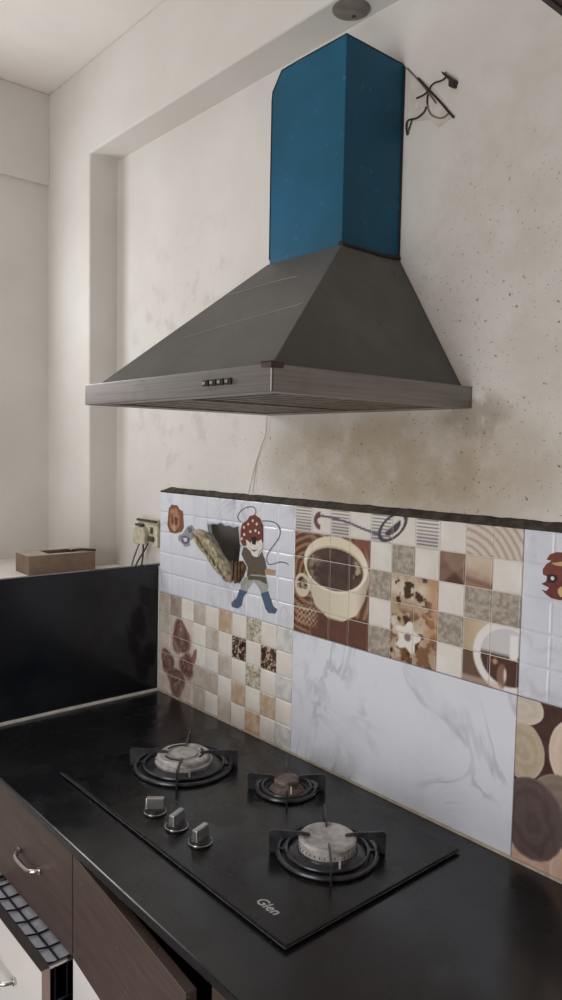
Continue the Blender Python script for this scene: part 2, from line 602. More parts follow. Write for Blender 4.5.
def sand(k_, m, c, r, light=False):
    nz = fbm(c * 9, r * 9, 21)
    k_.put(m, two(ss(0.25, 0.75, nz), (146, 136, 122), (182, 173, 160)))


MID_WHITE = {(4, 1), (4, 3), (6, 1), (7, 0), (7, 2), (7, 4), (9, 1), (1, 0), (3, 0), (5, 0)}
MID_SAND = {(5, 1), (4, 2), (4, 4), (7, 3), (8, 2), (9, 2)}


def paint_mid(c, r, ci, ri):
    n = len(c)
    k_ = Ink(n)
    one = np.ones(n)
    nz = fbm(c * 2.5, r * 2.5, 31)
    k_.put(one, two(nz, (220, 213, 204), (230, 225, 218)))
    if (ci, ri) in MID_SAND:
        sand(k_, one, c, r)
    if ri == 0 and ci in (0, 2, 4, 6):                       # pinstripes
        ph = (r * 8.5) % 1.0
        k_.put(ss(0.30, 0.12, np.abs(ph - 0.5)) * ss(0.03, 0.08, c - ci) * ss(0.97, 0.92, c - ci), (120, 116, 122))
    if ri == 0 and ci in (1, 2, 3, 4, 5):                    # the thin flourish with its leaf
        xs_ = np.array([1.12, 1.2, 1.5, 2.1, 2.9, 3.6, 4.4])
        ys_ = np.array([0.62, 0.42, 0.30, 0.34, 0.44, 0.60, 0.74])
        yy = np.interp(c, xs_, ys_)
        k_.put(ss(0.06, 0.03, np.abs(r - yy)) * ((c > 1.12) & (c < 4.45)), (104, 92, 112))
        k_.put(ss(0.12, 0.08, np.abs(np.hypot((c - 1.42), (r - 0.50)) - 0.24)) * (c < 1.42) * 0.9, (98, 60, 62))
        lx, ly = c - 5.0, (r - 0.42)
        u_ = lx * 0.80 - ly * 0.6
        v_ = lx * 0.6 + ly * 0.80
        le = np.hypot(u_ / 0.72, v_ / 0.36)
        k_.put(ss(0.15, 0.10, np.abs(le - 0.95)), (74, 74, 84))
        k_.put(ss(0.62, 0.56, le) * ss(-0.06, 0.02, v_), (70, 70, 78))
    if ri == 0 and ci >= 8:                                  # pale wood rings
        q = np.hypot(c - 7.9, (r - 1.6) * 1.05) + 0.1 * fbm(c * 2, r * 2, 40)
        st = np.sin(q * 26)
        k_.put(one, two(ss(-0.3, 1.0, st), (216, 204, 192), (178, 164, 150)))
    if ci <= 3 and ri >= 1:                                  # the coffee cup picture
        sw = np.sin((np.hypot(c - 0.9, r - 2.6) + 0.15 * fbm(c * 2, r * 2, 44)) * 22)
        bgc = two(ss(-0.5, 0.9, sw), (98, 66, 52), (158, 120, 94))
        k_.put(one, bgc)
        k_.put(ss(3.0, 3.5, c) * ss(1.6, 1.2, r), (132, 82, 66))
        k_.put(ss(3.85, 3.95, r) * ss(0.6, 1.2, c), two(nz, (84, 52, 42), (108, 70, 58)))
        ck = ((np.floor(c * 9) + np.floor(r * 9)) % 2)
        k_.put((ck * 0.8) * ss(0.1, 0.3, c) * ss(1.55, 1.2, c) * ss(3.75, 3.95, r) * ss(4.75, 4.5, r), (196, 164, 134))
        hw = np.interp(r, [1.0, 2.3, 3.2, 3.8, 4.15], [1.6, 1.66, 1.42, 1.05, 0.35])
        body = ss(0.06, -0.02, np.abs(c - 2.35) - hw) * (r > 2.1) * ss(4.2, 4.08, r)
        k_.put(body, two(ss(0.9, 3.9, c), (206, 198, 176), (228, 218, 196)))
        k_.put(body * ss(3.3, 3.9, c) * 0.5, (150, 128, 104))
        rim_ = np.hypot((c - 2.25) / 1.68, (r - 2.08) / 1.06)
        k_.put(ss(1.02, 0.98, rim_), two(ss(1.0, 2.4, r), (226, 214, 190), (238, 232, 214)))
        cof = np.hypot((c - 2.22) / 1.52, (r - 2.22) / 0.84)
        k_.put(ss(1.02, 0.98, cof), (206, 188, 158))
        cof2 = np.hypot((c - 2.22) / 1.47, (r - 2.26) / 0.80)
        k_.put(ss(1.02, 0.97, cof2), two(ss(0.3, 0.7, fbm(c * 2, r * 3, 51)), (70, 52, 46), (84, 64, 56)))
        k_.put(ss(0.98, 0.90, cof2) * ss(1.7, 1.1, c) * ss(0.42, 0.6, fbm(c * 4, r * 5, 55)) * 0.55, (196, 176, 146))
        k_.put(ss(0.98, 0.90, cof2) * ss(3.1, 3.4, c) * ss(0.48, 0.62, fbm(c * 5, r * 5, 57)) * 0.8, (206, 190, 164))
        hd = np.hypot((c - 0.5) / 0.44, (r - 3.1) / 0.48)
        k_.put(ss(1.02, 0.95, hd), (214, 202, 178))
        k_.put(ss(0.72, 0.66, hd) * (r < 3.25), two(ss(0.4, 0.6, vn(c * 12, r * 12, 60)), (62, 46, 38), (170, 150, 124)))
    if ci in (5, 6) and ri >= 2:                             # beans and a white blossom
        k_.put(one, two(ss(0.3, 0.7, fbm(c * 1.6, r * 1.6, 71)), (180, 156, 130), (216, 202, 184)))
        bl = fbm(c * 3.2 + r, r * 3.2 - c * 0.6, 74)
        k_.put(ss(0.56, 0.64, bl), (72, 46, 32))
        k_.put(ss(0.5, 0.62, fbm(c * 2.0 - r * 1.5, r * 2.4 + c, 77)) * ss(3.0, 3.4, r) * 0.85, (120, 80, 54))
        k_.put(ss(6.3, 6.8, c) * ss(4.4, 3.6, r) * 0.7, (186, 142, 108))
        an = np.arctan2(r - 4.1, c - 5.8)
        d = np.hypot(c - 5.8, r - 4.1)
        k_.put(ss(0.0, -0.06, d - (0.50 + 0.10 * np.cos(5 * an + 0.6))), (230, 224, 216))
        k_.put(ss(0.17, 0.12, d), (132, 118, 112))
    if (ci, ri) == (7, 1):
        k_.put(one, two(ss(0.35, 0.65, fbm(c * 2 + r * 2, r, 81)), (90, 66, 56), (132, 104, 90)))
        k_.put(ss(0.1, -0.1, (r - 1.15) - (c - 7) * 0.75) * ss(7.0, 7.4, c) * 0.5, (172, 148, 128))
    if (ci, ri) == (8, 1):
        k_.put(one, two(ss(0.2, 0.9, (r - 1) * 0.7 + 0.3 * nz), (206, 190, 172), (160, 128, 106)))
        k_.put(ss(0.15, 0.0, np.abs((r - 1.75) - (c - 8) * 0.15)) * 0.6, (120, 84, 70))
    if ci >= 8 and ri >= 3:                                  # the second, white cup
        if (ci, ri) == (8, 3):
            k_.put(one, two(ss(8.0, 8.9, c), (186, 166, 140), (206, 190, 166)))
        elif ri == 4:
            k_.put(one, two(nz, (94, 72, 62), (118, 92, 80)))
        q = np.hypot((c - 9.65) / 1.25, (r - 3.95) / 1.12)
        k_.put(ss(1.02, 0.97, q), (232, 228, 224))
        k_.put(ss(0.80, 0.76, q), two(ss(3.8, 4.0, r), (206, 204, 206), (86, 62, 54)))
        if ri == 4:
            k_.put(ss(0.20, 0.14, np.hypot((c - 9.45) / 1.0, (r - 4.55) / 2.2)), (138, 106, 92))
            k_.put(ss(0.06, 0.03, np.hypot((c - 9.55) / 1.0, (r - 4.5) / 4.5)), (222, 210, 200))
            k_.put(ss(0.16, 0.05, np.abs(r - 4.15) + np.abs(c - 9.2)) , (190, 160, 120))
            k_.put(ss(4.72, 4.86, r) * ss(9.55, 9.4, np.abs(c - 0)) * 0.6, (206, 190, 180))
        else:
            k_.put(ss(0.16, 0.10, np.abs(c - 9.82)) * ss(3.15, 3.3, r), (236, 234, 232))
    return k_.c


def paint_logs(u, v):
    """print of overlapping wooden discs; u, v in metres from the tile's top left corner"""
    n = len(u)
    k_ = Ink(n)
    k_.put(np.ones(n), two(fbm(u * 40, v * 40, 90), (66, 46, 44), (86, 64, 60)))
    discs = [(0.112, 0.075, 0.048, 0.062, (206, 182, 164), (224, 206, 190)), (0.095, 0.165, 0.060, 0.050, (124, 108, 98), (150, 134, 122)),
             (0.012, 0.018, 0.040, 0.030, (196, 184, 168), (214, 204, 190)), (0.014, 0.096, 0.043, 0.052, (172, 154, 132), (198, 184, 164)),
             (0.032, 0.305, 0.075, 0.050, (190, 156, 138), (206, 180, 164)), (0.135, 0.285, 0.060, 0.060, (196, 160, 138), (212, 184, 166)),
             (0.038, 0.212, 0.062, 0.074, (84, 70, 68), (106, 92, 90)),
             (0.19, 0.2, 0.05, 0.055, (176, 156, 134), (200, 184, 162)), (0.20, 0.06, 0.05, 0.05, (150, 130, 114), (176, 158, 140)),
             (0.27, 0.13, 0.05, 0.06, (196, 180, 160), (214, 200, 184)), (0.28, 0.25, 0.055, 0.05, (110, 92, 84), (130, 110, 102)),
             (0.34, 0.05, 0.055, 0.05, (190, 170, 150), (206, 190, 174)), (0.37, 0.2, 0.06, 0.07, (160, 140, 124), (186, 168, 150)),
             (0.45, 0.1, 0.06, 0.06, (120, 100, 92), (146, 126, 116)), (0.47, 0.25, 0.06, 0.055, (200, 182, 164), (216, 202, 186)),
             (0.55, 0.17, 0.055, 0.07, (180, 160, 140), (204, 188, 168))]
    for i, (cx, cy, rx, ry, a, b_) in enumerate(discs):
        q = np.hypot((u - cx) / rx, (v - cy) / ry) + 0.05 * (fbm(u * 60, v * 60, 100 + i) - 0.5)
        ring = np.sin(q * 13 + 6 * fbm(u * 40, v * 40, 130 + i)) * 0.5
        k_.put(ss(1.0, 0.97, q), two(ss(-1, 1, ring) * 0.6 + 0.4 * fbm(u * 120, v * 120, 160 + i), a, b_))
        k_.put(ss(0.05, 0.02, np.abs(q - 0.97)) * 0.6, tuple(np.minimum(np.array(b_) + 14, 255)))
    return k_.c


def cushion(nx, ny, wx, wz, gap, edge, proud):
    """grid of a tile square: flat face at y = 0 with rounded sides sinking by `proud`; origin at its lower left"""
    def ax(n, w_):
        return np.concatenate([[gap, gap + edge * 0.35], np.linspace(gap + edge, w_ - gap - edge, n - 3), [w_ - gap - edge * 0.35, w_ - gap]])
    X, Z = ax(nx, wx), ax(ny, wz)
    def dep(i, n):
        return (proud, proud * 0.25)[i] if i < 2 else (proud * 0.25, proud)[i - (n - 2)] if i >= n - 2 else 0.0
    nx_, nz_ = len(X), len(Z)
    vs = [(X[i], max(dep(i, nx_), dep(j, nz_)), Z[j]) for j in range(nz_) for i in range(nx_)]
    fs = [(j * nx_ + i, j * nx_ + i + 1, (j + 1) * nx_ + i + 1, (j + 1) * nx_ + i) for j in range(nz_ - 1) for i in range(nx_ - 1)]
    return vs, fs


def mesh_of(name, vs, fs, mat, cols=None):
    me = bpy.data.meshes.new(name)
    me.from_pydata(vs, [], fs)
    me.materials.append(M[mat])
    me.polygons.foreach_set('use_smooth', [True] * len(me.polygons))
    if cols is not None:
        ca = me.color_attributes.new('print', 'FLOAT_COLOR', 'POINT')
        ca.data.foreach_set('color', np.concatenate([lin(cols), np.ones((len(cols), 1))], 1).ravel())
    return me


SQ = 0.06
plain = {}
cutters = []


def big_tile(x0, z0, style, label):
    bt = MB().box(x0 + 0.0006, x0 + 0.5994, 0.0022, YB + 0.001, z0 + 0.0006, z0 + 0.2994).build('backsplash_tile', 'marble' if style == 'white' else 'pale_joint', wall_back)
    bt['label'] = label
    for ri in range(5):
        for ci in range(10):
            if style == 'low' and LOW[ri][ci] == 'w' and ci > 3 or style == 'mid' and (ci, ri) in MID_WHITE and not (ri == 0 and ci in (1, 3, 5)):
                key = 'cream_ceramic'
            elif style == 'white':
                key = 'marble'
            else:
                key = None
            if key:
                if key not in plain:
                    g, e, pr = (0.0004, 0.006, 0.0021) if key == 'marble' else (0.0008, 0.0025, 0.0022)
                    plain[key] = mesh_of('tile_square', *cushion(6, 6, SQ, SQ, g, e, pr), key)
                me = plain[key]
            else:
                vs, fs = cushion(26, 26, SQ, SQ, 0.0008, 0.0025, 0.0022)
                A = np.array(vs)
                c, r = ci + A[:, 0] / SQ, ri + 1 - A[:, 2] / SQ
                me = mesh_of('tile_square', vs, fs, 'printed_ceramic', (paint_low if style == 'low' else paint_mid)(c, r, ci, ri))
            o = bpy.data.objects.new('tile_square', me)
            COL.objects.link(o)
            o.parent = bt
            o.location = (x0 + ci * SQ, 0, z0 + (4 - ri) * SQ + D)
            px, pz = x0 + ci * SQ, z0 + (4 - ri) * SQ
            if style == 'white' and px < 0.42 and px + SQ > 0.22 and pz < 0.56 and pz + SQ > 0.36:
                cutters.append(o)
    return bt


tileA = big_tile(0, 0.3, 'white', 'white marbled tile of small squares with a broken hole, left end')
big_tile(0, 0.0, 'low', 'mosaic print tile with brown roses, lower left')
big_tile(0.6, 0.3, 'mid', 'mosaic print tile with coffee cup picture')
o = MB().box(0.6008, 1.1992, 0, YB + 0.001, 0.0008, 0.2994).build('backsplash_tile', 'marble', wall_back, bevel=0.0012)
o['label'] = 'large plain white marbled tile below the coffee cup'
big_tile(1.2, 0.3, 'white', 'white marbled tile of small squares at the right edge')
vs, fs = [], []
n1, n2 = 340, 170
for j in range(n2):
    for i in range(n1):
        vs.append((1.2008 + 0.5984 * i / (n1 - 1), 0.0, 0.0008 + 0.2986 * j / (n2 - 1)))
fs = [(j * n1 + i, j * n1 + i + 1, (j + 1) * n1 + i + 1, (j + 1) * n1 + i) for j in range(n2 - 1) for i in range(n1 - 1)]
A = np.array(vs)
bt = MB().box(1.2008, 1.7992, 0.0003, YB + 0.001, 0.0008, 0.2994).build('backsplash_tile', 'grout', wall_back)
bt['label'] = 'brown tile printed with overlapping wooden discs, lower right'
pr = bpy.data.objects.new('printed_face', mesh_of('printed_face', vs, fs, 'printed_ceramic', paint_logs(A[:, 0] - 1.2, 0.3 - A[:, 2])))
COL.objects.link(pr)
pr.parent = bt
pr.location = (0, 0, D)
for zz in (0.0, 0.3):
    o = MB().box(1.8008, 2.3992, 0, YB + 0.001, zz + 0.0008, zz + 0.2994).build('backsplash_tile', 'marble', wall_back, bevel=0.0012)

# break the hole through the upper left tile
hole = [(0.243, 0.525), (0.256, 0.522), (0.269, 0.527), (0.288, 0.526), (0.305, 0.533), (0.326, 0.525), (0.344, 0.528), (0.362, 0.524), (0.381, 0.53), (0.386, 0.51),
        (0.391, 0.474), (0.386, 0.437), (0.376, 0.43), (0.365, 0.39), (0.352, 0.386), (0.336, 0.425), (0.307, 0.443), (0.279, 0.473), (0.25, 0.496)]
cut = MB().prism(hole, 1, -0.02, 0.045).build('cut', 'cavity')
dg = None
for o in cutters + [tileA]:
    src = o
    if o is not tileA:                                   # give the square a back so that it is a solid
        me = o.data.copy()
        bm = bmesh.new()
        bm.from_mesh(me)
        ext = bmesh.ops.extrude_face_region(bm, geom=bm.faces[:])
        bmesh.ops.translate(bm, vec=(0, 0.004, 0), verts=[e for e in ext['geom'] if isinstance(e, bmesh.types.BMVert)])
        bmesh.ops.recalc_face_normals(bm, faces=bm.faces)
        bm.to_mesh(me)
        bm.free()
        o.data = me
    md = o.modifiers.new('cut', 'BOOLEAN')
    md.operation = 'DIFFERENCE'
    md.object = cut
    md.solver = 'EXACT'
bpy.context.view_layer.update()
dg = bpy.context.evaluated_depsgraph_get()
for o in cutters + [tileA]:
    me = bpy.data.meshes.new_from_object(o.evaluated_get(dg))
    o.modifiers.clear()
    o.data = me
for o in list(cutters):
    if len(o.data.polygons) == 0:
        bpy.data.objects.remove(o)
bpy.data.objects.remove(cut)

# ------------------------------------------------------------------ worktop and upstand
top = MB().box(-0.022, 2.4, -0.592, YB + 0.001, -0.018, 0.0).build('granite_worktop', 'granite', bevel=0.003)
tag(top, 'long black granite worktop under the gas hob', 'worktop')
up = MB().box(-0.022, 0.0, -0.592, YB - 0.0005, 0.0, 0.3826).build('granite_upstand', 'granite_polished', bevel=0.002)
tag(up, 'tall black granite upstand slab closing the left end of the worktop', 'upstand')


# ------------------------------------------------------------------ cabinets
def handle(parent, cx, z, y, L=0.125, out=0.03):
    b_ = MB()
    pts = [(cx - L / 2, y, z), (cx - L / 2 + 0.008, y - out * 0.75, z - 0.002), (cx - L / 4, y - out, z - 0.004), (cx + L / 4, y - out, z - 0.004),
           (cx + L / 2 - 0.008, y - out * 0.75, z - 0.002), (cx + L / 2, y, z)]
    b_.tube(pts, 0.0048, 10, 2)
    for s_ in (-1, 1):
        b_.tube([(cx + s_ * L / 2, y + 0.001, z), (cx + s_ * L / 2, y - 0.006, z)], 0.0075, 12)
    return b_.build('handle', 'chrome', parent, smooth=True)


def carcass(t, x0, x1):
    b_ = MB()
    for xx in (x0 + 0.0005, x1 - 0.0165):
        b_.box(xx, xx + 0.016, -0.556, 0.0, -0.75, -0.0185)
    b_.box(x0 + 0.0165, x1 - 0.0165, -0.012, 0.0, -0.75, -0.0185)
    b_.box(x0 + 0.0165, x1 - 0.0165, -0.556, -0.012, -0.75, -0.734)
    b_.build('carcass', 'carcass_board', t)
    MB().box(x0 + 0.0005, x1 - 0.0005, -0.51, -0.49, -D, -0.75).build('plinth', 'edge_brown', t)


ZT = -0.0365
# drawer unit
t = thing('drawer_cabinet', 'dark brown drawer cabinet with a white lower drawer pulled out', 'cabinet', (0.435, -0.29, -D))
carcass(t, 0.24, 0.63)
d1 = MB().box(0.243, 0.627, -0.575, -0.557, -0.241, ZT).build('drawer', 'laminate', t, bevel=0.0012)
d1['label'] = 'dark brown top drawer front with a chrome bow handle'
handle(d1, 0.434, -0.134, -0.575, 0.104, 0.021)
d2 = MB().box(0.2445, 0.6255, -0.634, -0.6185, -0.498, -0.2465).build('drawer', 'white_laminate', t)
d2['label'] = 'white drawer standing open with a wire basket inside'
b = MB().box(0.243, 0.6255, -0.6342, -0.6183, -0.2465, -0.244)
b.build('edge_band', 'edge_brown', d2)
MB().box(0.6255, 0.627, -0.6342, -0.6183, -0.498, -0.244).build('side_band', 'edge_pink', d2)
handle(d2, 0.437, -0.335, -0.634)
b = MB()
zr = -0.252
b.tube([(0.262, -0.614, zr), (0.608, -0.614, zr), (0.608, -0.12, zr), (0.262, -0.12, zr), (0.262, -0.614, zr)], 0.0032, 8)
b.tube([(0.262, -0.614, -0.33), (0.608, -0.614, -0.33), (0.608, -0.12, -0.33), (0.262, -0.12, -0.33), (0.262, -0.614, -0.33)], 0.0026, 8)
for x in np.arange(0.285, 0.60, 0.052):
    b.tube([(x, -0.614, zr), (x, -0.610, zr - 0.003), (x + 0.006, -0.59, zr - 0.005), (x + 0.006, -0.12, zr - 0.005)], 0.0022, 6)
for x in np.arange(0.275, 0.605, 0.024):
    b.tube([(x, -0.614, zr), (x, -0.614, -0.33)], 0.0016, 6)
for y in np.arange(-0.60, -0.13, 0.024):
    b.tube([(0.608, y, zr), (0.608, y, -0.33)], 0.0016, 6)
for y in (-0.588, -0.45, -0.3):
    b.tube([(0.262, y, zr - 0.005), (0.608, y, zr - 0.005)], 0.0024, 6)
b.build('wire_basket', 'steel_wire', d2, smooth=True)
b = MB().box(0.268, 0.602, -0.606, -0.13, -0.266, -0.2605)
b.build('liner', 'liner', d2)
b = MB().box(0.6125, 0.6185, -0.618, -0.15, -0.252, -0.248)
b.build('drawer_rail', 'chrome', d2)
d3 = MB().box(0.243, 0.627, -0.575, -0.557, -0.75, -0.502).build('drawer', 'white_laminate', t, bevel=0.0012)
handle(d3, 0.437, -0.59, -0.575)


def door_cabinet(x0, x1, label, ajar=0.0):
    t_ = thing('door_cabinet', label, 'cabinet', ((x0 + x1) / 2, -0.29, -D))
    carcass(t_, x0, x1)
    L = x1 - x0 - 0.006
    hx, hy = x0 + 0.003, -0.557
    ca, sa = math.cos(ajar), math.sin(ajar)

    def q(u_, v_):
        return (hx + u_ * ca - v_ * sa, hy - u_ * sa - v_ * ca)
    def panel(z0_, z1_, a, b_, o_, i_=0.0):
        p = [q(a, o_), q(b_, o_), q(b_, i_), q(a, i_)]
        return MB().hexa([(x, y, z0_) for x, y in p], [(x, y, z1_) for x, y in p])
    dr = panel(-0.242, ZT, 0, L, 0.018).build('door', 'laminate', t_, bevel=0.001)
    lo = panel(-0.75, -0.242, 0, L, 0.018).build('lower_panel', 'white_laminate', dr, bevel=0.001)
    if ajar:
        dr['label'] = 'door ajar, dark brown above and white below'
        for zz in (-0.15, -0.62):
            panel(zz - 0.03, zz + 0.03, -0.002, 0.03, 0.0, -0.012).build('hinge', 'chrome', dr)
    return t_


door_cabinet(0.63, 1.075, 'dark brown and white door cabinet with its door ajar', math.radians(5.0))
door_cabinet(1.075, 1.70, 'closed brown cabinet at the bottom edge, right of the door ajar')
door_cabinet(1.70, 2.40, 'closed brown cabinet at the far right end of the worktop')
door_cabinet(0.0, 0.24, 'narrow closed brown cabinet under the black granite upstand')

# ------------------------------------------------------------------ overhead cabinet, only its lower corner in view
t = thing('wall_cabinet', 'dark wooden overhead cabinet, underside corner at the top right edge', 'cabinet', (1.75, -0.2, 1.30))
MB().box(1.376, 2.2, -0.335, YB - 0.0005, 1.303, 1.63).build('carcass', 'dark_wood', t, bevel=0.001)
MB().box(1.371, 1.379, -0.34, YB - 0.0005, 1.30, 1.63).build('side_panel', 'edge_brown', t)
for x0, x1 in ((1.38, 1.788), (1.792, 2.2)):
    d_ = MB().box(x0, x1, -0.355, -0.337, 1.302, 1.628).build('door', 'dark_wood', t, bevel=0.001)
    handle(d_, (x0 + x1) / 2, 1.36, -0.355, 0.1)

# ------------------------------------------------------------------ the cooker hood
HL, HR, HD, HB, HT = 0.4875, 1.0743, -0.4805, 0.8131, 0.8536
CL, CR, CD, CB, CT = 0.6740, 0.8871, -0.1542, 1.1176, 1.5022
YW = YB - 0.0005
hood = thing('cooker_hood', 'grey pyramid cooker hood with blue filmed duct cover on the wall', 'cooker hood', (0.78, 0.0, HB))
b = MB()
b.box(HL, HR, HD, HD + 0.003, HB, HT).box(HL, HL + 0.003, HD + 0.003, YW, HB, HT).box(HR - 0.003, HR, HD + 0.003, YW, HB, HT)
b.box(HL + 0.003, HR - 0.003, YW - 0.003, YW, HB, HT)
b.box(HL + 0.003, HR - 0.003, HD + 0.003, YW - 0.003, HT - 0.003, HT)
b.build('rim', 'steel_brushed', hood, bevel=0.0012)
b = MB()
b.box(HL + 0.003, HR - 0.003, HD + 0.003, HD + 0.035, HB + 0.001, HB + 0.003).box(HL + 0.003, HR - 0.003, YW - 0.035, YW - 0.003, HB + 0.001, HB + 0.003)
b.box(HL + 0.003, HL + 0.03, HD + 0.035, YW - 0.035, HB + 0.001, HB + 0.003).box(HR - 0.03, HR - 0.003, HD + 0.035, YW - 0.035, HB + 0.001, HB + 0.003)
b.build('bottom_lip', 'steel_brushed', hood)
for x0, x1 in ((HL + 0.032, 0.779), (0.783, HR - 0.032)):
    b = MB()
    for yy in np.linspace(HD + 0.045, YW - 0.05, 13):
        b.box(x0 + 0.012, x1 - 0.012, yy, yy + 0.018, HB + 0.003, HB + 0.006)
    b.box(x0, x0 + 0.012, HD + 0.037, YW - 0.037, HB + 0.001, HB + 0.007).box(x1 - 0.012, x1, HD + 0.037, YW - 0.037, HB + 0.001, HB + 0.007)
    b.box(x0 + 0.012, x1 - 0.012, HD + 0.037, HD + 0.045, HB + 0.001, HB + 0.007).box(x0 + 0.012, x1 - 0.012, YW - 0.045, YW - 0.037, HB + 0.001, HB + 0.007)
    f = b.build('baffle_filter', 'filter_metal', hood)
    MB().box(x0 + 0.005, x1 - 0.005, HD + 0.04, YW - 0.04, HB + 0.016, HB + 0.018).build('filter_backing', 'filter_dark', f)
B0 = (HL + 0.022, HR - 0.022, HD + 0.018)
T0 = (CL - 0.003, CR + 0.003, CD - 0.003)
b = MB().hexa([(B0[0], B0[2], HT), (B0[1], B0[2], HT), (B0[1], YW, HT), (B0[0], YW, HT)],
              [(T0[0], T0[2], CB), (T0[1], T0[2], CB), (T0[1], YW, CB), (T0[0], YW, CB)])
canopy = b.build('canopy', 'film_grey', hood, bevel=0.0015)


def on_front(x, t, e=0.0006):
    """point on the sloping front of the canopy, t from its foot to the duct"""
    y = B0[2] + (T0[2] - B0[2]) * t
    z = HT + (CB - HT) * t
    nn = Vector((0, -(CB - HT), T0[2] - B0[2])).normalized()
    return (x + nn.x * e, y + nn.y * e, z + nn.z * e)


for pts in (((0.66, 0.335), (0.744, 0.385), (0.915, 0.44), (0.966, 0.46)), ((0.645, 0.722), (0.70, 0.735), (0.802, 0.76), (0.85, 0.755))):
    b = MB()
    b.tube([on_front(x, t_, 0.0004) for x, t_ in pts], 0.0009, 6, 1)
    b.build('film_seam', 'film_pale', canopy)
b = MB()
b.prism([(1.052, HT - 0.005), (1.0755, HT - 0.007), (1.0755, HT + 0.003), (1.050, HT + 0.004)], 1, HD - 0.0008, HD - 0.0001)
b.prism([(HD - 0.0008, HT - 0.007), (HD + 0.022, HT - 0.006), (HD + 0.024, HT + 0.003), (HD - 0.0008, HT + 0.003)], 0, HR + 0.0001, HR + 0.0009)
b.prism([(1.050, HD - 0.0008), (1.0755, HD - 0.0008), (1.0755, HD + 0.022), (1.050, HD + 0.016)], 2, HT + 0.0022, HT + 0.0035)
b.build('tape', 'tape_brown', hood)
b = MB().box(1.0738, 1.0748, HD - 0.0007, HD + 0.0006, HB + 0.001, HT - 0.007)
b.build('white_corner_strip', 'cord_white', hood)  # thin white strip down the front right corner of the rim
for i, x in enumerate((0.906, 0.926, 0.946, 0.966)):
    b = MB().box(x, x + 0.0145, HD - 0.0035, HD + 0.001, 0.8285, 0.8385)
    pb = b.build('push_button', 'button_black', hood, bevel=0.001)
    MB().box(x + 0.002, x + 0.0095, HD - 0.0048, HD - 0.003, 0.831, 0.8355).build('button_cap', 'chrome', pb)
# duct cover: its upper left corner is nibbled off
b = MB().prism([(CL, CB - 0.004), (CR, CB - 0.004), (CR, CT), (CL + 0.030, CT), (CL + 0.018, CT - 0.012), (CL + 0.002, CT - 0.034), (CL, CT - 0.05)], 1, CD, YW)
duct = b.build('duct_cover', 'film_blue', hood, bevel=0.0015)
b = MB()
b.tube([(CR - 0.004, CD - 0.002, CB + 0.004), (CR + 0.003, CD - 0.002, CB + 0.001), (CR + 0.003, -0.09, CB + 0.001), (CR + 0.004, -0.05, CB - 0.001), (CR + 0.003, YW - 0.004, CB + 0.004)], 0.0042, 8, 1)
b.build('sealant', 'sealant_black', duct)
b = MB()
b.tube([(CR + 0.001, YW - 0.002, CB + 0.01), (CR + 0.001, YW - 0.002, 1.3), (CR + 0.002, YW - 0.002, CT - 0.004)], 0.002, 6)
b.tube([(CL + 0.03, CD, CT), (CL + 0.08, CD, CT + 0.001), (CR, CD, CT), (CR, -0.07, CT), (CR, YW - 0.003, CT)], 0.0013, 6)
b.tube([(CL, CD, CB + 0.01), (CL - 0.0004, CD, 1.3), (CL, CD, CT - 0.05), (CL + 0.002, CD, CT - 0.034), (CL + 0.03, CD, CT)], 0.0013, 6)
b.build('edge_seam', 'sealant_black', duct)

# white string hanging from the hood corner against the wall
b = MB()
b.tube([(0.482, 0.006, 0.815), (0.479, 0.007, 0.79), (0.476, 0.008, 0.766), (0.461, 0.009, 0.745), (0.438, 0.0095, 0.703), (0.424, 0.0095, 0.66), (0.412, 0.006, 0.617)], 0.0014, 6, 1)
b.tube([(0.461, 0.009, 0.745), (0.440, 0.0095, 0.703), (0.434, 0.0095, 0.67), (0.431, 0.006, 0.617)], 0.0011, 6, 1)
tag(b.build('string', 'cord_white'), 'thin white string hanging from the hood down to the tile edge', 'string')

# ------------------------------------------------------------------ gas hob
X0, X1, Y0, Y1 = 0.3772, 1.1309, -0.4823, -0.0586
hob = thing('gas_hob', 'black glass three-burner gas hob with three steel knobs', 'gas hob', ((X0 + X1) / 2, (Y0 + Y1) / 2, 0.0))
ZG = 0.0095
MB().box(X0 + 0.012, X1 - 0.012, Y0 + 0.012, Y1 - 0.012, 0.0, 0.0035).build('base_tray', 'knob_black', hob)
glass = MB().box(X0, X1, Y0, Y1, 0.0035, ZG).build('glass_top', 'hob_glass', hob, bevel=0.0022, seg=3)
b = MB()
e = 0.0012
for p in ([(X0, Y0), (X1, Y0)], [(X1, Y0), (X1, Y1)], [(X0, Y0), (X0, Y1)], [(X0, Y1), (X1, Y1)]):
    b.tube([(p[0][0], p[0][1], 0.005), (p[1][0], p[1][1], 0.005)], e, 6)
b.build('edge_strip', 'hob_edge', glass)


